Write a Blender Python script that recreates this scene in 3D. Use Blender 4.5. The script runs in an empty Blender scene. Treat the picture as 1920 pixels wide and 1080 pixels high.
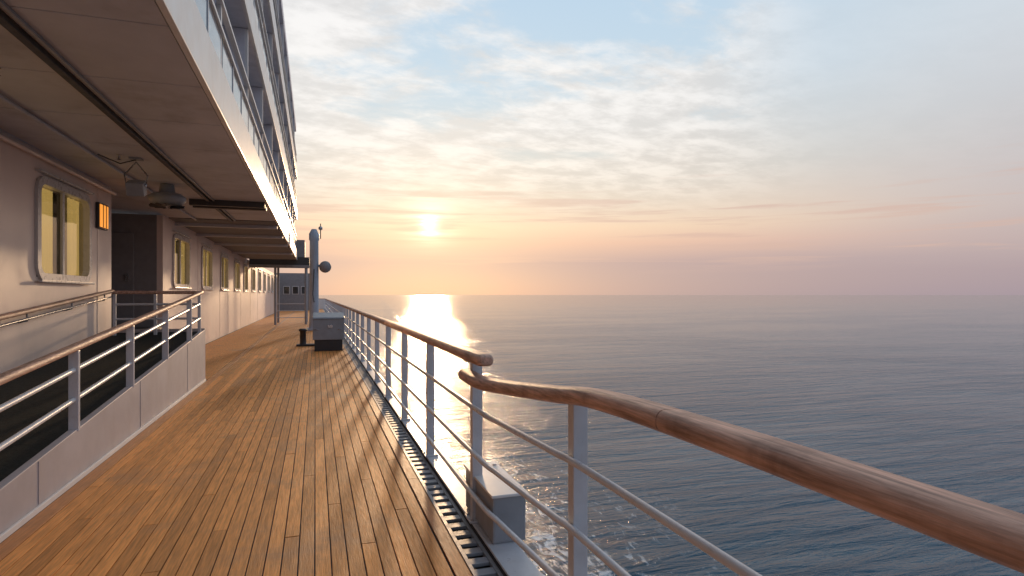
import bpy, bmesh, math, random
from mathutils import Vector, Matrix
R = math.radians
random.seed(7)
S = bpy.context.scene
COL = S.collection

# ------------------------------------------------------------------ camera
F = 1100.0                       # focal length in pixels of the 1920 frame
YAW = math.atan((960 - 591) / F)
CT, ST = math.cos(YAW), math.sin(YAW)
cam = bpy.data.cameras.new('camera')
cam.sensor_width = 36
cam.lens = 36 * F / 1920
cam.shift_y = 13 / 1920
cam.clip_start = 0.05
cam.clip_end = 200000
co = bpy.data.objects.new('camera', cam)
COL.objects.link(co)
co.location = (0, 0, 1.5)
co.rotation_euler = (R(90), 0, -YAW)
S.camera = co

def yat(X, zc):                  # ship Y of a point at lateral X seen at camera depth zc
    return (zc - X * ST) / CT

# ------------------------------------------------------------------ sky
def lin(r, g, b):
    f = lambda c: (c / 255 / 12.92) if c / 255 <= .04045 else ((c / 255 + .055) / 1.055) ** 2.4
    return (f(r), f(g), f(b), 1)

SUN_EL = R(6.7)
SUN_AZ = YAW + math.atan((805 - 960) / F)      # to the right of the ship's axis
sd = Vector((math.sin(SUN_AZ) * math.cos(SUN_EL), math.cos(SUN_AZ) * math.cos(SUN_EL), math.sin(SUN_EL)))

W = bpy.data.worlds.new('World')
S.world = W
W.use_nodes = True
nt = W.node_tree
nt.nodes.clear()
N = nt.nodes.new
L = nt.links.new

def sock(tree, v, i):
    if isinstance(v, (int, float)):
        i.default_value = v
    elif isinstance(v, (tuple, list)):
        i.default_value = v
    else:
        tree.links.new(v, i)

class G:                          # tiny node helper
    def __init__(s, t): s.t = t
    def math(s, op, a, b=0.0, c=0.0, clamp=False):
        n = s.t.nodes.new('ShaderNodeMath'); n.operation = op; n.use_clamp = clamp
        for k, v in enumerate((a, b, c)): sock(s.t, v, n.inputs[k])
        return n.outputs[0]
    def ramp(s, fac, stops, mode='LINEAR'):
        n = s.t.nodes.new('ShaderNodeValToRGB'); cr = n.color_ramp; cr.interpolation = mode
        while len(cr.elements) < len(stops): cr.elements.new(.5)
        for e, (p, c) in zip(cr.elements, stops):
            e.position = p; e.color = c if len(c) == 4 else (*c, 1)
        sock(s.t, fac, n.inputs[0]); return n.outputs[0]
    def mapr(s, v, a, b, c=0.0, d=1.0, smooth=True):
        n = s.t.nodes.new('ShaderNodeMapRange')
        if smooth: n.interpolation_type = 'SMOOTHSTEP'
        sock(s.t, v, n.inputs[0])
        for k, x in enumerate((a, b, c, d)): n.inputs[k + 1].default_value = x
        return n.outputs[0]
    def mix(s, f, a, b, blend='MIX'):
        n = s.t.nodes.new('ShaderNodeMix'); n.data_type = 'RGBA'; n.blend_type = blend
        sock(s.t, f, n.inputs[0]); sock(s.t, a, n.inputs[6]); sock(s.t, b, n.inputs[7])
        return n.outputs[2]
    def noise(s, vec, scale, detail=4, rough=.5, dist=0.0):
        n = s.t.nodes.new('ShaderNodeTexNoise')
        if vec is not None: sock(s.t, vec, n.inputs['Vector'])
        n.inputs['Scale'].default_value = scale; n.inputs['Detail'].default_value = detail
        n.inputs['Roughness'].default_value = rough; n.inputs['Distortion'].default_value = dist
        return n.outputs['Fac']
    def comb(s, x, y, z):
        n = s.t.nodes.new('ShaderNodeCombineXYZ')
        for k, v in enumerate((x, y, z)): sock(s.t, v, n.inputs[k])
        return n.outputs[0]
    def sep(s, v):
        n = s.t.nodes.new('ShaderNodeSeparateXYZ'); sock(s.t, v, n.inputs[0]); return n.outputs
    def mapping(s, v, loc=(0, 0, 0), rot=(0, 0, 0), sc=(1, 1, 1)):
        n = s.t.nodes.new('ShaderNodeMapping'); sock(s.t, v, n.inputs[0])
        n.inputs[1].default_value = loc; n.inputs[2].default_value = rot; n.inputs[3].default_value = sc
        return n.outputs[0]

g = G(nt)
tc = N('ShaderNodeTexCoord')
D = tc.outputs['Generated']
dx, dy, dz = g.sep(D)
elev = g.mapr(dz, 0, .6, 0, 1, False)
warm = g.ramp(elev, [(0, lin(172, 154, 155)), (.09, lin(178, 155, 157)), (.145, lin(222, 182, 162)),
                     (.19, lin(234, 204, 176)), (.34, lin(210, 208, 200)), (.55, lin(192, 211, 224)),
                     (.75, lin(184, 207, 226)), (1, lin(168, 192, 214))])
cool = g.ramp(elev, [(0, lin(160, 146, 156)), (.06, lin(168, 151, 158)), (.125, lin(186, 167, 167)),
                     (.2, lin(194, 180, 178)), (.37, lin(196, 194, 196)), (.57, lin(202, 209, 216)),
                     (.75, lin(194, 210, 222)), (1, lin(150, 178, 205))])
dn = N('ShaderNodeVectorMath'); dn.operation = 'DOT_PRODUCT'
L(D, dn.inputs[0]); dn.inputs[1].default_value = sd
dot = dn.outputs['Value']
# horizontal closeness to the sun's bearing
hx = N('ShaderNodeVectorMath'); hx.operation = 'NORMALIZE'
L(g.comb(dx, dy, 0.0), hx.inputs[0])
hd = N('ShaderNodeVectorMath'); hd.operation = 'DOT_PRODUCT'
L(hx.outputs[0], hd.inputs[0]); hd.inputs[1].default_value = Vector((sd.x, sd.y, 0)).normalized()
wf = g.mapr(hd.outputs['Value'], .62, .985)
base = g.mix(wf, cool, warm)
# away from the sun: plainer, bluer dusk sky
back = g.ramp(elev, [(0, lin(140, 138, 156)), (.2, lin(150, 152, 170)), (.6, lin(150, 168, 192)), (1, lin(140, 166, 198))])
base = g.mix(g.mapr(hd.outputs['Value'], -.5, .6), back, base)
# clouds on a high flat layer
den = g.math('ADD', g.math('MAXIMUM', dz, 0.0), .09)
pv = g.comb(g.math('DIVIDE', dx, den), g.math('DIVIDE', dy, den), 0.0)
pm = g.mapping(pv, (5.5,9.0, 0), (0, 0, R(-24)), (1.0, 1.35, 1))
big = g.noise(pm, .62, 3, .5, .3)
mid = g.noise(pm, 2.3, 7, .6, .5)
fine = g.noise(pm, 9.0, 6, .62, .4)
cl = g.math('ADD', g.math('MULTIPLY', big, 1.0), g.math('ADD', g.math('MULTIPLY', mid, .30), g.math('MULTIPLY', fine, .14)))
mask = g.mapr(cl, .565, .70)
mask = g.math('MULTIPLY', mask, g.math('MULTIPLY', g.mapr(dz, .10, .22), g.mapr(hd.outputs['Value'], .79, .92, .12, 1)))
cwarm = g.ramp(elev, [(0, lin(225, 190, 170)), (.25, lin(240, 226, 210)), (.45, lin(240, 235, 230)), (1, lin(242, 238, 236))])
ccool = g.ramp(elev, [(0, lin(180, 165, 168)), (.25, lin(206, 194, 192)), (.45, lin(214, 210, 210)), (1, lin(222, 224, 228))])
cc = g.mix(wf, ccool, cwarm)
shade = g.mapr(g.noise(pm, 4.2, 6, .62), .35, .65, .80, 1.06)
cs = N('ShaderNodeVectorMath'); cs.operation = 'SCALE'; L(cc, cs.inputs[0]); L(shade, cs.inputs['Scale'])
base = g.mix(g.math('MULTIPLY', mask, .85), base, cs.outputs[0])
# thin grey-mauve streaks low down, round the sun
st = g.noise(g.mapping(D, (0, 0, .4), (0, 0, 0), (2.2, 2.2, 46)), 1.6, 5, .55, .2)
sm = g.math('MULTIPLY', g.mapr(st, .52, .66), g.math('MULTIPLY', g.mapr(dz, .03, .07), g.mapr(dz, .22, .13)))
base = g.mix(g.math('MULTIPLY', sm, .6), base, lin(205, 172, 160))
# the sun's own glow through thin cloud
def glow(k, amp, col):
    e = g.math('MULTIPLY', g.math('EXPONENT', g.math('MULTIPLY', g.math('SUBTRACT', dot, 1.0), k)), amp)
    n = N('ShaderNodeVectorMath'); n.operation = 'SCALE'; n.inputs[0].default_value = col; L(e, n.inputs['Scale'])
    return n.outputs[0]
def add(a, b):
    n = N('ShaderNodeVectorMath'); n.operation = 'ADD'; sock(nt, a, n.inputs[0]); sock(nt, b, n.inputs[1]); return n.outputs[0]
veil = g.mapr(st, .40, .62, 1.0, .22)
gl = add(glow(12000, 4.0, (1, .88, .66)), add(glow(1500, .6, (1, .84, .60)), glow(110, .085, (1, .70, .45))))
gs = N('ShaderNodeVectorMath'); gs.operation = 'SCALE'; L(gl, gs.inputs[0]); L(g.math('MULTIPLY', veil, g.mapr(dz, .045, .12, .02, 1)), gs.inputs['Scale'])
col = add(base, gs.outputs[0])
nish = N('ShaderNodeTexSky'); nish.sky_type = 'NISHITA'; nish.sun_disc = False
nish.sun_elevation = SUN_EL; nish.sun_rotation = SUN_AZ
ns = N('ShaderNodeVectorMath'); ns.operation = 'SCALE'; L(nish.outputs[0], ns.inputs[0]); ns.inputs['Scale'].default_value = .008
col = add(col, ns.outputs[0])
bg = N('ShaderNodeBackground'); L(col, bg.inputs[0]); bg.inputs[1].default_value = 0.97
wo = N('ShaderNodeOutputWorld'); L(bg.outputs[0], wo.inputs[0])

sun = bpy.data.lights.new('sun', 'SUN')
sun.energy = 1.8
sun.angle = R(2.4)
sun.color = (1, .66, .38)
so = bpy.data.objects.new('sun', sun)
COL.objects.link(so)
so.rotation_euler = sd.to_track_quat('Z', 'Y').to_euler()

S.view_settings.view_transform = 'Standard'
S.view_settings.look = 'None'
S.view_settings.exposure = 0.12
S.view_settings.gamma = 1
S.view_settings.use_curve_mapping = False
S.render.engine = 'CYCLES'
S.cycles.max_bounces = 6

# ------------------------------------------------------------------ materials
MATS = {}
def material(name, col, rough=.5, metal=0.0, var=.12, nscale=6.0, bump=0.0, bscale=40.0, stretch=(1, 1, 1),
             dirt=None, dscale=1.5, damt=.5, obvar=0.0, emit=None, spec=.5, coat=0.0, rust=0.0):
    m = bpy.data.materials.new(name); m.use_nodes = True
    t = m.node_tree; q = G(t); b = t.nodes['Principled BSDF']
    tcn = t.nodes.new('ShaderNodeTexCoord')
    geo = t.nodes.new('ShaderNodeNewGeometry')
    v = q.mapping(geo.outputs['Position'], (0, 0, 0), (0, 0, 0), stretch)
    n = q.noise(v, nscale, 6, .6)
    f = q.mapr(n, .3, .7, 1 - var, 1 + var, False)
    if obvar:
        oi = t.nodes.new('ShaderNodeObjectInfo')
        f = q.math('MULTIPLY', f, q.mapr(oi.outputs['Random'], 0, 1, 1 - obvar, 1 + obvar, False))
    s = t.nodes.new('ShaderNodeVectorMath'); s.operation = 'SCALE'
    s.inputs[0].default_value = col[:3]; t.links.new(f, s.inputs['Scale'])
    c = s.outputs[0]
    if dirt:
        d = q.mapr(q.noise(q.mapping(geo.outputs['Position'], (5, 3, 1), (0, 0, 0), (1, 1, .35)), dscale, 7, .65), .5, .75)
        c = q.mix(q.math('MULTIPLY', d, damt), c, (*dirt, 1))
    if rust:
        rd = q.mapr(q.noise(q.mapping(geo.outputs['Position'], (2, 9, 4), (0, 0, 0), (1.6, 1.6, .22)), 3.4, 8, .7, .2), .63, .78)
        c = q.mix(q.math('MULTIPLY', rd, rust), c, (.26, .13, .07, 1))
    t.links.new(c, b.inputs['Base Color'])
    rr = q.mapr(q.noise(v, nscale * 2.3, 4, .6), .3, .7, max(.02, rough - .09), min(1, rough + .09), False)
    t.links.new(rr, b.inputs['Roughness'])
    b.inputs['Metallic'].default_value = metal
    b.inputs['Specular IOR Level'].default_value = spec
    b.inputs['Coat Weight'].default_value = coat
    b.inputs['Coat Roughness'].default_value = .15
    if bump:
        bn = t.nodes.new('ShaderNodeBump'); bn.inputs['Strength'].default_value = bump; bn.inputs['Distance'].default_value = .01
        t.links.new(q.noise(v, bscale, 5, .6), bn.inputs['Height']); t.links.new(bn.outputs[0], b.inputs['Normal'])
    if emit:
        b.inputs['Emission Color'].default_value = (*emit[0], 1); b.inputs['Emission Strength'].default_value = emit[1]
    MATS[name] = m
    return m

def M(n): return MATS[n]
material('white_paint', (.74, .71, .68), .38, var=.05, nscale=2.5, bump=.12, bscale=9, dirt=(.55, .47, .40), damt=.28, rust=.75)
material('wall_paint', (.86, .68, .58), .42, var=.05, nscale=1.2, bump=.10, bscale=5, dirt=(.52, .46, .42), damt=.25, dscale=.9)
material('grey_paint', (.30, .31, .33), .45, var=.10, nscale=5, bump=.1, dirt=(.2, .17, .14), damt=.3)
material('post_paint', (.58, .58, .60), .35, var=.08, nscale=8, bump=.12, bscale=60, dirt=(.40, .31, .24), damt=.35, dscale=5, rust=.75)
material('bar_paint', (.66, .65, .65), .32, var=.08, nscale=10, bump=.1, bscale=60, dirt=(.42, .33, .26), damt=.3, dscale=6, rust=.75)
material('ceiling_paint', (.55, .54, .58), .55, var=.10, nscale=1.5, bump=.08, bscale=8, dirt=(.25, .23, .23), damt=.5)
material('dark_metal', (.045, .042, .042), .5, var=.2)
material('black_rubber', (.016, .022, .021), .75, var=.25, nscale=20, bump=.35, bscale=220, spec=.25)
material('dark_paint', (.05, .045, .042), .5, var=.2, nscale=4)
material('rail_wood', (.52, .31, .225), .55, var=.55, nscale=8, stretch=(8, .55, 8), bump=.28, bscale=22, dirt=(.21, .11, .08), damt=.65, dscale=4.5, spec=.35)
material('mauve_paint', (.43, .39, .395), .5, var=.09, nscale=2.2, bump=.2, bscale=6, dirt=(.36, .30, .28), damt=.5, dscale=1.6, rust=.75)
material('pale_blue_paint', (.42, .48, .56), .45, var=.06, dirt=(.3, .28, .27), damt=.3)
material('teak', (.80, .325, .09), .6, var=.30, nscale=7, stretch=(9, .5, 9), bump=.35, bscale=20, dirt=(.44, .235, .125), damt=.7, dscale=1.1, obvar=.26, spec=.25)
material('teak_margin', (.54, .21, .065), .55, var=.22, nscale=7, stretch=(9, .5, 9), bump=.3, bscale=20, dirt=(.18, .09, .045), damt=.5, obvar=.08)
material('caulk', (.012, .010, .010), .6, var=.3)
material('window_glass', (.02, .022, .022), .06, var=.1, spec=.8)
material('window_frame', (.60, .56, .53), .3, var=.06, bump=.05)
material('glowing_curtain', (.72, .52, .20), .8, var=.2, nscale=3, stretch=(1, 14, .2), emit=((1, .70, .22), .72))  # emission in the cloth stands in for room light behind it
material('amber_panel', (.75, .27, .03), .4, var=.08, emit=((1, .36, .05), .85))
material('balcony_glass', (.22, .24, .28), .10, var=.15, spec=.6)
material('shade_wall', (.26, .24, .235), .6, var=.12)  # dark wall tone; the recess's shade is put into this colour
material('balcony_wall', (.66, .64, .68), .5, var=.1)
material('raft_orange', (.62, .20, .07), .5, var=.15, bump=.2)
material('steel', (.45, .45, .46), .28, metal=.9, var=.1)
material('hull_paint', (.66, .65, .64), .35, var=.04, dirt=(.45, .36, .28), damt=.3)
material('bollard_black', (.03, .03, .032), .4, var=.2)

def glass_material():
    m = bpy.data.materials.new('clear_glass'); m.use_nodes = True
    t = m.node_tree; q = G(t); out = t.nodes['Material Output']
    tr = t.nodes.new('ShaderNodeBsdfTransparent'); tr.inputs[0].default_value = (.72, .70, .66, 1)
    gl_ = t.nodes.new('ShaderNodeBsdfGlossy'); gl_.inputs['Roughness'].default_value = .03
    lw = t.nodes.new('ShaderNodeLayerWeight'); lw.inputs[0].default_value = .5
    fr = q.math('MULTIPLY', q.math('POWER', lw.outputs['Facing'], 3.5), .5)
    mx = t.nodes.new('ShaderNodeMixShader')
    t.links.new(q.math('ADD', fr, .04), mx.inputs[0]); t.links.new(tr.outputs[0], mx.inputs[1]); t.links.new(gl_.outputs[0], mx.inputs[2])
    t.links.new(mx.outputs[0], out.inputs[0]); return m
MATS['clear_glass'] = glass_material()
def water_material():
    m = bpy.data.materials.new('sea_water'); m.use_nodes = True
    t = m.node_tree; q = G(t); b = t.nodes['Principled BSDF']
    geo = t.nodes.new('ShaderNodeNewGeometry'); P = geo.outputs['Position']
    w1 = q.noise(q.mapping(P, (0, 0, 0), (0, 0, R(14)), (.20, 1.2, 1)), .16, 5, .55, .3)
    w2 = q.noise(q.mapping(P, (9, 4, 0), (0, 0, R(7)), (.24, 1.25, 1)), .62, 6, .62, .5)
    w3 = q.noise(q.mapping(P, (2, 8, 0), (0, 0, R(12)), (.34, 1.2, 1)), 2.6, 5, .6, .4)
    x, y, z = q.sep(P)
    # the ship's own wave: a ridge of steeper chop running off the side
    off = q.math('SUBTRACT', x, q.math('ADD', q.math('MULTIPLY', y, .10), 9.0))
    ridge = q.math('EXPONENT', q.math('MULTIPLY', q.math('MULTIPLY', off, off), -.05))
    h = q.math('ADD', q.math('MULTIPLY', w1, 1.3), q.math('ADD', q.math('MULTIPLY', w2, .80), q.math('MULTIPLY', w3, .14)))
    gust = q.mapr(q.noise(q.mapping(P, (40, 7, 0), (0, 0, R(30)), (.6, 1.4, 1)), .018, 4, .6, .6), .35, .65, .65, 1.35)
    h = q.math('MULTIPLY', h, q.math('MULTIPLY', gust, q.math('ADD', 1.0, q.math('MULTIPLY', ridge, .7))))
    bn = t.nodes.new('ShaderNodeBump'); t.links.new(q.math('MAXIMUM', q.math('MULTIPLY', q.math('POWER', q.math('MAXIMUM', q.math('DIVIDE', y, 30.0), 1.0), -.42), .86), .12), bn.inputs['Strength']); bn.inputs['Distance'].default_value = 1.0
    t.links.new(h, bn.inputs['Height']); t.links.new(bn.outputs[0], b.inputs['Normal'])
    # broken foam flecks along the hull
    near = q.math('EXPONENT', q.math('MULTIPLY', q.math('MAXIMUM', q.math('SUBTRACT', x, 4.0), 0.0), -.075))
    fo = q.mapr(q.math('ADD', q.math('ADD', q.math('MULTIPLY', q.noise(q.mapping(P, (1, 1, 0), (0, 0, R(5)), (1.3, .6, 1)), 1.1, 9, .72, 1.2), .72), q.math('MULTIPLY', q.noise(q.mapping(P, (3, 1, 0), (0, 0, R(5)), (1.2, .4, 1)), .22, 4, .6, .8), .30)), q.math('MULTIPLY', near, .24)), .62, .72)
    fo = q.math('MULTIPLY', fo, q.math('MULTIPLY', q.mapr(near, .15, .6), q.mapr(y, 75, 30)))
    c = q.mix(fo, (.015, .074, .116, 1), (.66, .69, .71, 1))
    t.links.new(c, b.inputs['Base Color'])
    t.links.new(q.mapr(fo, 0, 1, .13, .7), b.inputs['Roughness'])
    b.inputs['IOR'].default_value = 1.33; b.inputs['Specular IOR Level'].default_value = .5
    return m
MATS['sea_water'] = water_material()

# ------------------------------------------------------------------ mesh helpers
class MB:
    def __init__(s): s.v = []; s.f = []; s.sm = []
    def box(s, a, b, smooth=False):
        x0, y0, z0 = a; x1, y1, z1 = b
        if x0 > x1: x0, x1 = x1, x0
        if y0 > y1: y0, y1 = y1, y0
        if z0 > z1: z0, z1 = z1, z0
        s.hexa([(x0, y0, z0), (x1, y0, z0), (x1, y1, z0), (x0, y1, z0), (x0, y0, z1), (x1, y0, z1), (x1, y1, z1), (x0, y1, z1)])
        return s
    def hexa(s, p):
        k = len(s.v); s.v += [tuple(q) for q in p]
        for f in ((0, 3, 2, 1), (4, 5, 6, 7), (0, 1, 5, 4), (1, 2, 6, 5), (2, 3, 7, 6), (3, 0, 4, 7)):
            s.f.append(tuple(k + i for i in f)); s.sm.append(False)
        return s
    def sweep(s, path, prof, up=Vector((0, 0, 1)), smooth=True):
        """prof: list of (side, up) pairs swept along path, ends capped"""
        P = [Vector(p) for p in path]; n = len(prof); k = len(s.v)
        for i, p in enumerate(P):
            t = (P[min(i + 1, len(P) - 1)] - P[max(i - 1, 0)]).normalized()
            side = t.cross(up)
            side = side.normalized() if side.length > 1e-5 else Vector((1, 0, 0))
            u = side.cross(t).normalized()
            for a, c in prof: s.v.append(tuple(p + side * a + u * c))
        for i in range(len(P) - 1):
            for j in range(n):
                j2 = (j + 1) % n
                s.f.append((k + i * n + j, k + i * n + j2, k + (i + 1) * n + j2, k + (i + 1) * n + j)); s.sm.append(smooth)
        s.caps(k, n, len(P)); return s
    def caps(s, k, n, m_):             # end caps on vertices of their own, so the sides shade cleanly
        for first, order in ((k, reversed(range(n))), (k + (m_ - 1) * n, range(n))):
            c = len(s.v); s.v += [s.v[first + j] for j in range(n)]
            s.f.append(tuple(c + j for j in order)); s.sm.append(False)
    def tube(s, path, r, n=10): return s.sweep(path, [(r * math.cos(2 * math.pi * j / n), r * math.sin(2 * math.pi * j / n)) for j in range(n)])
    def lathe(s, c, prof, n=20, axis='Z'):
        k = len(s.v); c = Vector(c)
        for r, h in prof:
            for j in range(n):
                a = 2 * math.pi * j / n; x, y = r * math.cos(a), r * math.sin(a)
                d = {'Z': (x, y, h), 'Y': (x, h, y), 'X': (h, x, y)}[axis]
                s.v.append(tuple(c + Vector(d)))
        for i in range(len(prof) - 1):
            for j in range(n):
                j2 = (j + 1) % n
                s.f.append((k + i * n + j, k + i * n + j2, k + (i + 1) * n + j2, k + (i + 1) * n + j)); s.sm.append(True)
        s.caps(k, n, len(prof)); return s
    def mesh(s, name, mat, bevel=0.0):
        me = bpy.data.meshes.new(name); me.from_pydata(s.v, [], s.f)
        me.polygons.foreach_set('use_smooth', s.sm)
        if bevel:
            bm = bmesh.new(); bm.from_mesh(me)
            ed = [e for e in bm.edges if len(e.link_faces) == 2 and e.calc_face_angle(0) > .6]
            bmesh.ops.bevel(bm, geom=ed, offset=bevel, segments=2, affect='EDGES', profile=.6)
            bm.to_mesh(me); bm.free()
        bm = bmesh.new(); bm.from_mesh(me); bmesh.ops.recalc_face_normals(bm, faces=bm.faces); bm.to_mesh(me); bm.free()
        me.materials.append(M(mat)); return me
    def build(s, name, mat, parent=None, bevel=0.0, loc=None):
        o = bpy.data.objects.new(name, s.mesh(name, mat, bevel)); COL.objects.link(o)
        if parent: o.parent = parent
        if loc: o.location = loc
        return o

def link(me, name, parent=None, loc=(0, 0, 0), rot=(0, 0, 0)):
    o = bpy.data.objects.new(name, me); COL.objects.link(o); o.parent = parent
    o.location = loc; o.rotation_euler = rot; return o
def tag(o, label=None, cat=None, group=None, kind=None):
    for k, v in (('label', label), ('category', cat), ('group', group), ('kind', kind)):
        if v: o[k] = v
    return o
def thing(name, label, cat, loc=(0, 0, 0), group=None):
    o = bpy.data.objects.new(name, None); o.empty_display_size = .2; COL.objects.link(o); o.location = loc
    return tag(o, label, cat, group)

def rounded(w, h, r, n=4):        # rounded rectangle profile, centred
    out = []
    for cx, cy, a0 in ((w / 2 - r, h / 2 - r, 0), (-w / 2 + r, h / 2 - r, 90), (-w / 2 + r, -h / 2 + r, 180), (w / 2 - r, -h / 2 + r, 270)):
        for i in range(n + 1):
            a = R(a0 + 90 * i / n); out.append((cx + r * math.cos(a), cy + r * math.sin(a)))
    return out

# ------------------------------------------------------------------ sea
m = bpy.data.meshes.new('water')
E2 = 90000
m.from_pydata([(-E2, -E2, -12), (E2, -E2, -12), (E2, E2, -12), (-E2, E2, -12)], [], [(0, 1, 2, 3)])
m.materials.append(M('sea_water'))
tag(link(m, 'water'), kind='structure')

# ------------------------------------------------------------------ hull and deck
XW, XR, XE = -3.20, -1.82, -.91        # cabin wall, ramp side, outer edge of the ceiling
ZC = 3.27                               # ceiling height
Y0, Y1 = -4.0, 66.0
hull = MB().hexa([(-16, -30, -14), (.6, -30, -14), (.6, Y1 + 12, -14), (-16, Y1 + 12, -14),
                  (-16, -30, -.16), (1.13, -30, -.16), (1.13, Y1, -.16), (-16, Y1, -.16)]).build('ship_hull', 'hull_paint')
tag(hull, 'pale painted steel ship side below the teak deck and railing', 'hull')

deck = MB().box((-6.2, Y0, -.15), (.80, Y1, -.014)).box((.95, Y0, -.15), (1.12, Y1, .03)).box((.80, Y0, -.15), (.95, Y1, -.06)).build('deck', 'caulk')
tag(deck, kind='structure')
edge = MB().box((.951, Y0, .0305), (1.122, Y1, .045)).build('edge_plate', 'post_paint', deck, .004)

PITCH, GAP, TH = .0885, .0075, .013
LEN = 3.3
plank_meshes = {}
def plank_mesh(length):
    key = round(length, 2)
    if key not in plank_meshes:
        w = PITCH - GAP
        plank_meshes[key] = MB().box((0, 0, -TH), (w, key - .006, 0)).mesh('plank', 'teak', .0015)
    return plank_meshes[key]
rest = MB()
xs = [-1.68 + i * PITCH for i in range(27)]
NEAR = 15.5
for i, x in enumerate(xs):
    y = -1.2 + ((i * 1.27) % LEN) - LEN
    while y < Y1:
        y2 = min(y + LEN, Y1)
        if y2 > .9:
            dz = random.uniform(-.0012, .0012)
            if y < NEAR: link(plank_mesh(y2 - y), 'plank', deck, (x, y, dz))
            else: rest.box((x, y, -TH), (x + PITCH - GAP, y2 - .006, dz))
        y = y2
for i in range(15):                     # the wider part of the deck beyond the ramp
    x = -3.14 + i * PITCH * 1.0
    y = 11.65
    while y < Y1:
        y2 = min(y + LEN * (.5 + .5 * ((i * 7 + int(y)) % 3) / 2), Y1)
        rest.box((x, y, -TH), (x + PITCH - GAP, y2 - .006, random.uniform(-.001, .001)))
        y = y2
ro = rest.build('plank_field', 'teak', deck); ro['kind'] = 'stuff'
y = -.5
while y < Y1:                           # wider margin planks along both edges
    y2 = min(y + 4.2, Y1)
    MB().box((-1.80, y, -TH), (-1.688, y2 - .006, .001)).build('margin_plank', 'teak_margin', deck, .002)
    MB().box((.715, y + 1.1, -TH), (.797, min(y2 + 1.094, Y1), .001)).build('margin_plank', 'teak_margin', deck, .002)
    y = y2

# slotted drain along the deck edge
gr = MB().box((.800, Y0, -.02), (.822, Y1, .006)).box((.928, Y0, -.02), (.949, Y1, .006)).build('drain_frame', 'grey_paint', deck)
slat = MB().box((.8225, 0, -.018), (.9275, .072, .003)).mesh('drain_slat', 'grey_paint', .003)
far_slats = MB()
y = 1.0; k = 0
while y < Y1:
    if y < 9.5: link(slat, 'drain_slat', deck, (0, y, 0))
    else: far_slats.box((.8225, y, -.018), (.9275, y + .072, .003))
    y += .135
fs = far_slats.build('drain_slat_field', 'grey_paint', deck); fs['kind'] = 'stuff'

# ------------------------------------------------------------------ sea-side railing
XN, XF = 1.043, .948
rail = thing('deck_railing', 'long seaside railing with varnished wooden handrail, pale posts and bars', 'railing', (XF, 3.6, 0))
inv = Vector((-XF, -3.6, 0))
def rp(path): return [tuple(Vector(p) + inv) for p in path]
prof = rounded(.108, .072, .032, 5)
YF_END = yat(XF, 3.42)
Yn, Yf = yat(XN, 2.5), yat(XF, 3.55)
def smooth(pts, n=8):
    out = []
    P = [Vector(p) for p in pts]
    for i in range(len(P) - 1):
        p0, p1, p2, p3 = P[max(i - 1, 0)], P[i], P[i + 1], P[min(i + 2, len(P) - 1)]
        for j in range(n):
            t = j / n
            out.append(.5 * ((2 * p1) + (p2 - p0) * t + (2 * p0 - 5 * p1 + 4 * p2 - p3) * t * t + (3 * p1 - p0 - 3 * p2 + p3) * t ** 3))
    out.append(P[-1]); return out
HT = 1.114
# far handrail, in lengths that meet at the posts, with a rounded end nearest us
ends = [(YF_END, .55), (YF_END + .012, .8), (YF_END + .035, .95), (YF_END + .07, 1)]
def capped(path_y0, y1):
    b = MB(); P = []; n = len(prof); k = 0
    for yy, sc in ends: P.append((yy, sc))
    P.append((y1, 1))
    for yy, sc in P:
        for a, c in prof: b.v.append((XF + a * sc + inv.x, yy + inv.y, HT + c * sc))
    for i in range(len(P) - 1):
        for j in range(n):
            j2 = (j + 1) % n; b.f.append((i * n + j, i * n + j2, (i + 1) * n + j2, (i + 1) * n + j)); b.sm.append(True)
    b.f.append(tuple(range(n))[::-1]); b.sm.append(False)
    b.f.append(tuple((len(P) - 1) * n + j for j in range(n))); b.sm.append(False)
    return b
yseg = YF_END + 4.9
capped(YF_END, yseg - .004).build('handrail', 'rail_wood', rail)
while yseg < Y1 - 1:
    MB().sweep(rp([(XF, yseg, HT), (XF, min(yseg + 4.9, Y1 - 1) - .004, HT)]), prof).build('handrail', 'rail_wood', rail)
    yseg += 4.9
# near handrail: straight beside us, then swept inboard under the far one's end
near = smooth([(XN, -2.4, HT), (XN, 0, HT), (XN, 1.3, HT), (XN, Yn - .25, HT - .018), (XN - .020, Yn + .12, HT - .055), (XF + .035, Yf - .38, HT - .118),
               (XF - .012, Yf - .05, HT - .135), (XF, Yf + .35, HT - .14)], 7)
cut = 16
MB().sweep(rp(near[:cut + 1]), prof).build('handrail', 'rail_wood', rail)
last = [near[cut] + (near[cut + 1] - near[cut]).normalized() * .005] + near[cut + 1:]
MB().sweep(rp(last), prof).build('handrail', 'rail_wood', rail)
# bars
for hb, rr in ((.79, .016), (.50, .016), (.235, .016)):
    pth = smooth([(XN, -2.4, hb), (XN, .4, hb), (XN, Yn - .2, hb), (XN - .025, Yn + .2, hb), (XF + .02, Yf - .3, hb), (XF, Yf + .1, hb), (XF, Yf + 2, hb)], 6)
    pth.append(Vector((XF, Y1 - 1, hb)))
    MB().tube(rp(pth), rr, 10).build('bar', 'bar_paint', rail)
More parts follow.
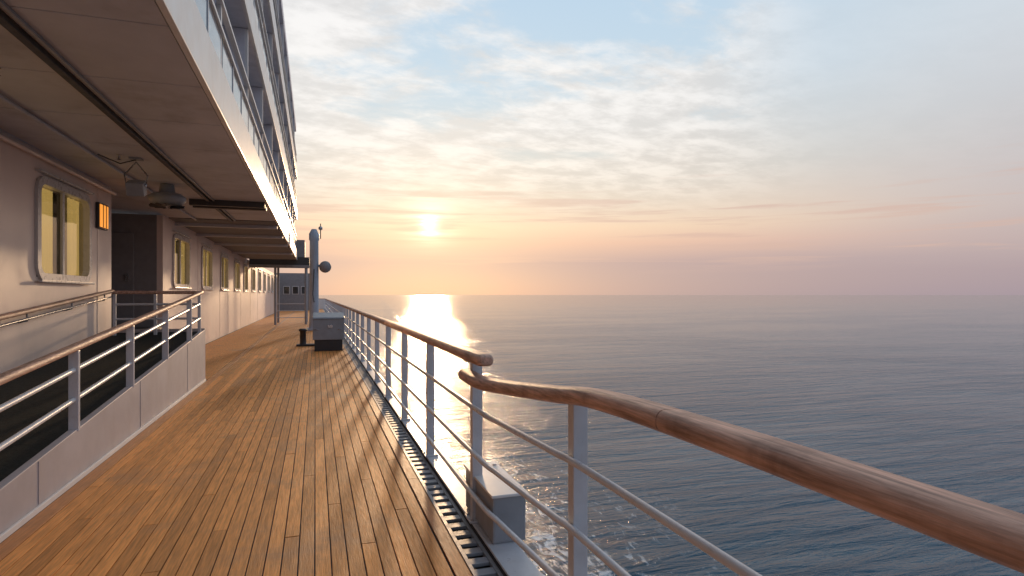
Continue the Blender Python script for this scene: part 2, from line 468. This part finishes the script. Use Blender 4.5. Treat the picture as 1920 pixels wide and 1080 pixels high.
# posts with a base plate and angled clips for the bars
post_m = MB().box((-.034, -.030, -.20), (.034, .030, HT - .036)).mesh('post', 'post_paint', .004)
foot_m = MB().box((-.06, -.075, .0455), (.06, .075, .058)).mesh('base_plate', 'post_paint', .003)
clip_m = {}
bolt_m = MB().lathe((0, 0, 0), [(.010, 0), (.009, .008)], 6).mesh('bolt', 'steel')
def post(X, y):
    p = link(post_m, 'post', rail, (X + .045 + inv.x, y + inv.y, 0))
    link(foot_m, 'base_plate', p)
    for a_ in (-.058, .058):
        for b_ in (-.042, .042): link(bolt_m, 'bolt', p, (b_, a_, .0585))
    for hb in (.79, .50, .235):
        if hb not in clip_m:
            clip_m[hb] = MB().sweep([(-.045, .085, hb), (-.012, .02, hb - .035), (0, 0, hb - .05)], [(-.012, -.005), (.012, -.005), (.012, .005), (-.012, .005)], smooth=False).mesh('clip', 'post_paint')
        link(clip_m[hb], 'clip', p)
    tops = MB().box((-.075, -.05, HT - .044), (.03, .05, HT - .0365))
    if 'plate' not in clip_m: clip_m['plate'] = tops.mesh('rail_plate', 'post_paint', .002)
    link(clip_m['plate'], 'rail_plate', p)
post(XN, yat(XN, 2.55)); post(XN, yat(XN, 2.55) - 2.6)
zc = 3.80
while yat(XF, zc) < Y1 - 1:
    post(XF, yat(XF, zc)); zc += 1.53

# steel chock standing outside the railing where it steps outboard
ch = thing('steel_chock', 'pale steel fairlead housing outside the railing where the handrail steps outboard', 'fairlead', (1.115, 3.6, .046))
MB().box((-.135, -.33, 0), (.07, .33, .27)).build('housing', 'grey_paint', ch, .015)
MB().box((-.145, -.345, .271), (.082, .345, .288)).build('top_plate', 'white_paint', ch, .006)  # white top over grey body: sunlit top and shaded front put into paint
for q_ in (-.25, .25): MB().lathe((.05, q_, .2905), [(.016, 0), (.014, .008)], 8).build('bolt', 'steel', ch)

# ------------------------------------------------------------------ ramp with its railings
RS = .0834                              # rise of the ramp per metre
def rh(y): return RS * (y - .61)
YA, YB = .61, 11.37
ramp = thing('side_ramp', 'white sided ramp with black rubber floor rising forward along the cabin wall', 'ramp', (XR, YA, 0))
def lo(p): return (p[0] - XR, p[1] - YA, p[2])
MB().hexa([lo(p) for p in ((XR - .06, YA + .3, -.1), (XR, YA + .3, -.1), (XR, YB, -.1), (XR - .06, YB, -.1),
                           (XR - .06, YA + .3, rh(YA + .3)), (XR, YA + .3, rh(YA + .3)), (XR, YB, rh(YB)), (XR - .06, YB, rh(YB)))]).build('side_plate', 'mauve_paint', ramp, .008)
MB().hexa([lo(p) for p in ((XW + .004, YA, -.12), (XR - .062, YA, -.12), (XR - .062, YB - .002, -.12), (XW + .004, YB - .002, -.12),
                           (XW + .004, YA, -.05), (XR - .062, YA, -.05), (XR - .062, YB - .002, rh(YB) - .03), (XW + .004, YB - .002, rh(YB) - .03))]).build('rubber_floor', 'black_rubber', ramp)
MB().box(lo((XR + .001, YA, 0.002)), lo((XR + .022, YB, .045))).build('kerb_lip', 'white_paint', ramp, .006)
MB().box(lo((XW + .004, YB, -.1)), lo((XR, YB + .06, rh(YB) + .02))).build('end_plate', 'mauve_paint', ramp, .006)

for y in (2.4, 4.9, 7.4, 9.9):
    MB().box(lo((XR + .0005, y, .05)), lo((XR + .004, y + .016, rh(y) - .012))).build('weld_seam', 'mauve_paint', ramp)
rr = thing('ramp_railing', 'inclined ramp railing with brown wooden handrail and two white bars', 'railing', (XR - .03, YA, 0))
def l2(p): return (p[0] - XR + .03, p[1] - YA, p[2])
YT = 11.05
hp = rounded(.075, .055, .024, 4)
XS = XR - .03
MB().sweep([l2(p) for p in smooth([(XS, -1, rh(-1) + .655), (XS, 4, rh(4) + .655), (XS, YT - .4, rh(YT - .4) + .655), (XS - .03, YT - .06, rh(YT) + .665), (XS - .28, YT, rh(YT) + .67),
            (-2.4, YT, rh(YT) + .67), (XW + .10, YT, rh(YT) + .67)], 6)], hp).build('handrail', 'rail_wood', rr)
for off in (.475, .235):
    MB().tube([l2(p) for p in ((XS, -1, rh(-1) + off), (XS, YT, rh(YT) + off))], .021, 10).build('bar', 'bar_paint', rr)
    MB().tube([l2(p) for p in ((XS - .03, YT, rh(YT) + off), (XW + .1, YT, rh(YT) + off))], .019, 8).build('cross_bar', 'bar_paint', rr)
for z_ in (1.85, 3.30, 4.76, 6.2, 7.65, 9.1):
    y = yat(XR, z_)
    MB().box(l2((XS - .035, y - .02, rh(y) - .02)), l2((XS + .035, y + .02, rh(y) + .63))).build('post', 'post_paint', rr, .004)
for x in (XS, -2.5, XW + .12):
    MB().box(l2((x - .022, YT - .022, rh(YT) - .03)), l2((x + .022, YT + .022, rh(YT) + .64))).build('post', 'post_paint', rr, .004)

wr = thing('wall_handrail', 'sloping wooden handrail on brackets along the cabin wall', 'handrail', (XW + .08, 1, 0))
def l3(p): return (p[0] - XW - .08, p[1] - 1, p[2])
XH = XW + .085
MB().sweep([l3(p) for p in ((XH, .8, rh(.8) + .69), (XH, YT, rh(YT) + .69))], hp).build('rail', 'rail_wood', wr)
MB().tube([l3(p) for p in ((XH, .8, rh(.8) + .60), (XH, YT, rh(YT) + .60))], .013, 8).build('lower_tube', 'steel', wr)
for i in range(8):
    y = 1.6 + i * 1.3
    MB().tube([l3(p) for p in ((XW + .002, y, rh(y) + .56), (XH, y, rh(y) + .58), (XH, y, rh(y) + .66))], .011, 7).build('bracket', 'steel', wr)

# ------------------------------------------------------------------ deckhouse
YA1 = yat(XW, 9.7); YB0 = yat(XW, 13.0); YEND = 31.0; YWALL = 60.0
house = thing('deckhouse', 'pale ship superstructure with lit windows, deep dark overhang and stacked balconies', 'superstructure', (XW, 0, 0))
def lh(p): return (p[0] - XW, p[1], p[2])
def hb(a, b, name, mat, parent=None, bev=0.0): return MB().box(lh(a), lh(b)).build(name, mat, parent or house, bev)
# window positions: (camera depth at near edge, at far edge)
ZB, ZT = 1.72, 2.92
wins = []
for z0, z1 in ((3.5, 5.2), (7.1, 8.72), (13.9, 15.65), (17.4, 19.1), (20.9, 22.6), (24.4, 26.1), (27.6, 29.2), (31.1, 32.8), (34.6, 36.3), (38.1, 39.8), (41.6, 43.3), (45.1, 46.8), (48.6, 50.3), (52.1, 53.8)):
    wins.append((yat(XW, z0), yat(XW, z1)))
def wall_run(ya, yb):
    b = MB(); cur = ya
    for w0, w1 in wins:
        if w0 < ya or w1 > yb: continue
        b.box(lh((XW - .12, cur, -.1)), lh((XW, w0, ZC)))
        b.box(lh((XW - .12, w0, -.1)), lh((XW, w1, ZB)))
        b.box(lh((XW - .12, w0, ZT)), lh((XW, w1, ZC)))
        cur = w1
    b.box(lh((XW - .12, cur, -.1)), lh((XW, yb, ZC)))
    return b
wall_run(Y0, YA1).build('wall', 'wall_paint', house)
wall_run(YB0, YWALL).build('wall', 'wall_paint', house)
# recess between the two wall runs
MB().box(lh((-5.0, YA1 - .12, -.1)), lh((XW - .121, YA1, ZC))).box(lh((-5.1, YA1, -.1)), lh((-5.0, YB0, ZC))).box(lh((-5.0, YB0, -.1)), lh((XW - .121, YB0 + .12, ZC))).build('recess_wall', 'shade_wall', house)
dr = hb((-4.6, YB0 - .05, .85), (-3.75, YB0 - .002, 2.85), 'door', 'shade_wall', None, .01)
MB().box(lh((-3.9, YB0 - .10, 1.8)), lh((-3.84, YB0 - .051, 1.95))).build('handle', 'steel', dr)
hb((-5.0, YA1 + .05, .70), (XW, YB0 - .06, .80), 'sill_step', 'dark_paint')
# rounded corner post where the first wall ends
MB().lathe(lh((XW - .06, YA1 + .001, -.05)), [(.062, 0), (.062, ZC + .04)], 16).build('corner_bead', 'wall_paint', house)
# vertical panel joints
for y in [i * 2.05 + .4 for i in range(29)]:
    if any(w0 - .08 < y < w1 + .08 for w0, w1 in wins) or YA1 - .1 < y < YB0 + .1 or y > YWALL - .2: continue
    hb((XW + .0005, y, 0), (XW + .006, y + .035, ZC - .06), 'joint_strip', 'wall_paint', None, .002)

def frame_ring(y0, y1, z0, z1, w, d0, d1, r=.12):
    """rounded window frame standing on the wall face"""
    b = MB(); n = 5
    def ring(m_):
        a = rounded((y1 - y0) + 2 * m_, (z1 - z0) + 2 * m_, r + m_ if r + m_ > .02 else .02, n)
        return [((y0 + y1) / 2 + p, (z0 + z1) / 2 + q_) for p, q_ in a]
    o_, i_ = ring(w), ring(0); c = len(o_)
    for ringpts, x in ((o_, d0), (o_, d1), (i_, d1), (i_, d0 - .10)):
        for yy, zz in ringpts: b.v.append(lh((x, yy, zz)))
    for k in range(3):
        for j in range(c):
            j2 = (j + 1) % c; b.f.append((k * c + j, k * c + j2, (k + 1) * c + j2, (k + 1) * c + j)); b.sm.append(False)
    return b
for k, (w0, w1) in enumerate(wins):
    fo = frame_ring(w0 + .05, w1 - .05, ZB + .05, ZT - .05, .10, XW + .001, XW + .035).build('window', 'window_frame', house)
    MB().box(lh((XW - .115, w0 - .02, ZB - .02)), lh((XW - .108, w1 + .02, ZT + .02))).build('blind_back', 'dark_paint', fo)
    MB().box(lh((XW - .050, w0 - .01, ZB - .01)), lh((XW - .045, w1 + .01, ZT + .01))).build('pane', 'clear_glass', fo)
    mid_ = w0 + (w1 - w0) * .5
    MB().box(lh((XW - .044, mid_ - .035, ZB + .03)), lh((XW - .01, mid_ + .035, ZT - .03))).build('mullion', 'window_frame', fo, .006)
    # drawn curtains behind part of the glass, glowing by themselves like lit rooms
    c = MB(); nseg = 26; ya, yb = (w0 + .06, mid_ - .05)
    for a_, b_ in ((w0 + .08, mid_ - .06 - .16 * ((k * 7) % 3) / 2), (mid_ + .12 + .2 * ((k * 5) % 3) / 2, w1 - .10)):
        base_i = len(c.v)
        for i in range(nseg + 1):
            yy = a_ + (b_ - a_) * i / nseg; xx = XW - .085 + .018 * math.sin(i * 1.9) + .004 * math.sin(i * .7 + k)
            c.v += [lh((xx, yy, ZB + .06)), lh((xx, yy, ZT - .06))]
        for i in range(nseg):
            q_ = base_i + 2 * i; c.f.append((q_, q_ + 2, q_ + 3, q_ + 1)); c.sm.append(True)
    c.build('glowing_curtain', 'glowing_curtain', fo)
    hb((XW + .0355, w0 - .04, ZB - .065), (XW + .075, w1 + .04, ZB - .035), 'sill', 'window_frame', fo, .006)
    hb((XW + .002, w0 - .04, ZT + .075), (XW + .07, w1 + .04, ZT + .10), 'rain_hood', 'window_frame', fo, .005)

# overhang ceiling in panels, with dark tray, beams and a slatted forward part
Yc = Y0
YS = yat(-2, 13.2)
pan = MB().box((0, 0, 0), (XE - XW - .02, 1.188, .05)).mesh('ceiling_panel', 'ceiling_paint', .006)
while Yc < YS:
    link(pan, 'ceiling_panel', house, lh((XW + .01, Yc, ZC + random.uniform(0, .003)))); Yc += 1.2
hb((-16, Y0, ZC + .055), (XE - .001, YEND, ZC + .40), 'overhang_slab', 'ceiling_paint')
sl = MB(); y = Yc + .02
while y < YEND - .1:
    sl.box(lh((XW + .02, y, ZC - .02)), lh((XE - .02, y + .09, ZC + .05))); y += .17
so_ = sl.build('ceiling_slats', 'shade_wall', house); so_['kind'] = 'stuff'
hb((-1.90, Y0, ZC - .05), (-1.84, Yc, ZC - .002), 'cable_tray', 'dark_metal', None, .005)
hb((-1.80, Y0, ZC - .028), (-1.775, Yc, ZC - .003), 'conduit', 'grey_paint')
for y in (2.6, 5.6, 8.6):
    MB().lathe(lh((-2.35, y, ZC - .06)), [(.03, 0), (.008, .012), (.012, .05), (.03, .059)], 10).build('sprinkler', 'steel', house)
MB().tube([lh(p) for p in ((-2.62, Y0, ZC - .03), (-2.62, Yc, ZC - .03))], .022, 8).build('conduit', 'ceiling_paint', house)
yb_ = yat(-1.5, 11.0)
for d in (0, .34):
    hb((-2.2, yb_ + d, ZC - .11), (XE, yb_ + d + .12, ZC - .001), 'ceiling_beam', 'dark_paint', None, .005)
for y in (yat(-2, 14.5), yat(-2, 17), yat(-2, 20), yat(-2, 24)):
    hb((XW, y, ZC - .10), (XE, y + .14, ZC - .0215), 'ceiling_beam', 'ceiling_paint', None, .005)
MB().tube([lh(p) for p in ((XW + .06, Y0, ZC - .10), (XW + .06, YA1 - .02, ZC - .10))], .028, 10).build('wall_pipe', 'wall_paint', house)

# balcony tiers above the overhang: slab edge, back wall, rails, glass, partitions
tiers = [(3.26, 3.71, 5.29), (5.29, 5.77, 7.34), (7.34, 7.80, 9.75)]
YBAL = YEND + .6
for k, (zb, zt, zn) in enumerate(tiers):
    sl_ = hb((XE, Y0 + .01, zb), (XE + .05, YBAL, zt), 'slab_edge', 'white_paint', None, .01)
    hb((-2.7, Y0, zt + .001), (-2.6, YBAL, zn - .001), 'back_wall', 'balcony_wall', sl_)
    if k: hb((-16, Y0, zb + .01), (XE - .001, YBAL, zt - .01), 'floor_slab', 'balcony_wall', sl_)
    hb((XE - .02, Y0, zt + .05), (XE + .02, YBAL, zt + .085), 'lower_rail', 'white_paint', sl_)
    hb((XE - .03, Y0, zt + .44), (XE + .03, YBAL, zt + .475), 'top_rail', 'white_paint', sl_)
    hb((XE - .035, Y0, zt + .75), (XE + .025, YBAL, zt + .785), 'top_rail', 'white_paint', sl_)
    y = yat(XE, 1.25)
    i = 0
    while y < YBAL:
        hb((-2.6, y, zt + .002), (XE - .04, y + .05, zn - .002), 'partition', 'balcony_wall', sl_)
        hb((XE - .039, y, zt + .002), (XE - .0, y + .055, zn - .002), 'post', 'white_paint', sl_)
        for q_ in range(1, 3):
            hb((XE - .012, y + q_ * .83, zt + .086), (XE + .012, y + q_ * .83 + .03, zt + .439), 'stanchion', 'bar_paint', sl_)
        hb((XE - .006, y + .07, zt + .09), (XE + .004, y + 2.44, zt + .436), 'glass_panel', 'balcony_glass', sl_)
        y += 2.5
hb((-16, Y0, 9.75), (XE, YBAL, 10.06), 'roof_edge', 'balcony_wall')

# ------------------------------------------------------------------ things hanging from wall and ceiling
yl = yat(XW, 9.2)
lp = thing('amber_wall_box', 'small square glowing amber panel on the wall beside the window', 'wall_panel', (XW + .001, yl, 2.73))
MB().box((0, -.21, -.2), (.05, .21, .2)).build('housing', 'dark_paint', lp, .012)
MB().box((.0505, -.185, -.175), (.062, .185, .175)).build('amber_cover', 'amber_panel', lp, .006)  # square amber face with its own emission
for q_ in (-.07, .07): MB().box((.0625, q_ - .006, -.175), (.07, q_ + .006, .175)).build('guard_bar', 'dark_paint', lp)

yf = yat(-2.2, 7.6)
fl = thing('floodlight', 'grey floodlight on a bent bracket under the ceiling near the window', 'floodlight', (-2.2, yf, ZC))
MB().box((-.07, -.07, -.02), (.07, .07, -.001)).build('mount', 'grey_paint', fl, .004)
MB().tube([(-.11, 0, -.36), (-.13, 0, -.22), (0, 0, -.05), (.13, 0, -.22), (.11, 0, -.36)], .012, 8).build('bracket', 'steel', fl)
MB().hexa([(-.1, -.03, -.50), (.1, -.03, -.50), (.1, .12, -.44), (-.1, .12, -.44), (-.1, -.10, -.34), (.1, -.10, -.34), (.1, .06, -.27), (-.1, .06, -.27)]).build('head', 'grey_paint', fl, .012)
MB().tube([(0, 0, -.02), (-.15, -.1, -.1), (-.35, -.25, -.03)], .008, 6).build('cable', 'dark_metal', fl)

yv = yat(-2.25, 9.4)
vt = thing('ceiling_ventilator', 'round dark ventilator with radial louvres hanging under the ceiling', 'ventilator', (-2.25, yv, ZC))
MB().lathe((0, 0, -.14), [(.10, .135), (.12, 0)], 16).build('neck', 'grey_paint', vt)
MB().lathe((0, 0, -.34), [(.05, 0), (.22, .02), (.27, .09), (.27, .14), (.20, .19), (.12, .20)], 24).build('drum', 'grey_paint', vt)
bl = MB().hexa([(.06, -.012, -.375), (.25, -.035, -.365), (.25, .03, -.335), (.06, .012, -.35), (.06, -.010, -.369), (.25, -.03, -.359), (.25, .035, -.329), (.06, .014, -.344)]).mesh('louvre', 'dark_metal')
for i in range(12): link(bl, 'louvre', vt, (0, 0, 0), (0, 0, i * math.pi / 6))

# ------------------------------------------------------------------ things on the forward deck
yk = yat(.25, 15.9)
lk = thing('deck_locker', 'grey steel deck locker on a dark plinth beside the railing', 'locker', (.34, yk, 0))
MB().box((-.36, -.24, .002), (.36, .24, .30)).build('plinth', 'bollard_black', lk, .01)
MB().box((-.40, -.28, .301), (.40, .28, .86)).build('body', 'grey_paint', lk, .015)
MB().hexa([(-.43, -.31, .861), (.43, -.31, .861), (.43, .31, .861), (-.43, .31, .861), (-.40, -.29, .90), (.40, -.29, .90), (.40, .31, 1.02), (-.40, .31, 1.02)]).build('lid', 'grey_paint', lk, .012)
MB().box((-.02, -.30, .62), (.10, -.2805, .70)).build('latch', 'steel', lk)
for s in (-.3, .3): MB().tube([(s - .06, -.285, .58), (s - .06, -.31, .58), (s + .06, -.31, .58), (s + .06, -.285, .58)], .01, 6).build('handle', 'steel', lk)

bo = thing('mooring_bollard', 'pair of dark mooring bollards standing on the deck ahead of the locker', 'bollard', (-.10, yk + 1.6, 0))
MB().box((-.42, -.16, .002), (.42, .16, .06)).build('base', 'bollard_black', bo, .01)
for s in (-.24, .24): MB().lathe((s, 0, .061), [(.10, 0), (.09, .04), (.085, .36), (.12, .39), (.12, .43), (.08, .45)], 18).build('bitt', 'bollard_black', bo)

zcd = 25.0
Xd = (589 - 591) / F * zcd * CT
yd = yat(Xd, zcd)
dv = thing('searchlight_post', 'tall pale blue post carrying a shaded searchlight beyond the locker', 'post', (Xd, yd, 0))
MB().box((-.30, -.30, .002), (.30, .30, .10)).build('foot', 'pale_blue_paint', dv, .01)
MB().lathe((0, 0, .101), [(.22, 0), (.19, .5), (.18, 3.7), (.21, 3.75), (.21, 4.0), (.10, 4.2)], 16).build('column', 'pale_blue_paint', dv)
MB().tube([(.12, 0, 2.75), (.42, 0, 2.72)], .05, 8).build('bracket', 'pale_blue_paint', dv)
MB().lathe((.45, 0, 2.70), [(.06, -.34), (.20, -.30), (.25, -.12), (.25, .10), (.16, .24), (.05, .28)], 16, 'Y').build('searchlight', 'shade_wall', dv)
MB().tube([(.26, 0, 3.9), (.26, 0, 4.55)], .02, 6).build('aerial', 'dark_metal', dv)
MB().lathe((.26, 0, 4.35), [(.02, -.09), (.08, -.05), (.09, 0), (.08, .05), (.02, .09)], 12).build('lamp_ball', 'steel', dv)
MB().tube([(.0, -.2, 1.2), (-.05, -.35, 1.5), (0, -.2, 2.6)], .02, 6).build('hose', 'dark_metal', dv)

yw = 30.8
fh = thing('bridge_wing', 'dark bridge wing canopy on slim posts beyond the end of the balconies', 'canopy', (-2, yw, 0))
MB().box((-1.1, .85, 3.02), (1.72, 3.6, 3.42)).build('canopy', 'dark_paint', fh, .02)
MB().box((-1.1, .80, 2.86), (1.72, .95, 3.018)).build('edge_beam', 'shade_wall', fh, .01)
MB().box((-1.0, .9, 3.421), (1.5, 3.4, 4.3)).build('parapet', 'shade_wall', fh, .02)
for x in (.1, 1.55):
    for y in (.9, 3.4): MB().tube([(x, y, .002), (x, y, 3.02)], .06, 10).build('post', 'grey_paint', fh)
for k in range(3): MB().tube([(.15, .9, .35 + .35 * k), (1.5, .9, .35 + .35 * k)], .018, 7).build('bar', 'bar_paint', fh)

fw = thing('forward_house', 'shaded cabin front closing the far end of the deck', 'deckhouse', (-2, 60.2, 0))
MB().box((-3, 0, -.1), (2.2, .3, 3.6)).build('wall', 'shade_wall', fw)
for x in (-.6, .2, 1.0):
    w_ = MB().box((x - .30, -.04, 1.55), (x + .30, -.002, 2.35)).build('window', 'window_frame', fw, .01)
    MB().box((x - .24, -.05, 1.61), (x + .24, -.041, 2.29)).build('pane', 'window_glass', w_)

bw = thing('bow_bulwark', 'low white bulwark across the far end of the deck', 'bulwark', (0, Y1 - .7, 0))
MB().box((-.40, 0, .001), (1.1, .10, 1.05)).build('plate', 'white_paint', bw, .01)
MB().sweep([(-.40, .05, 1.09), (1.1, .05, 1.09)], rounded(.14, .07, .03)).build('cap_rail', 'rail_wood', bw)
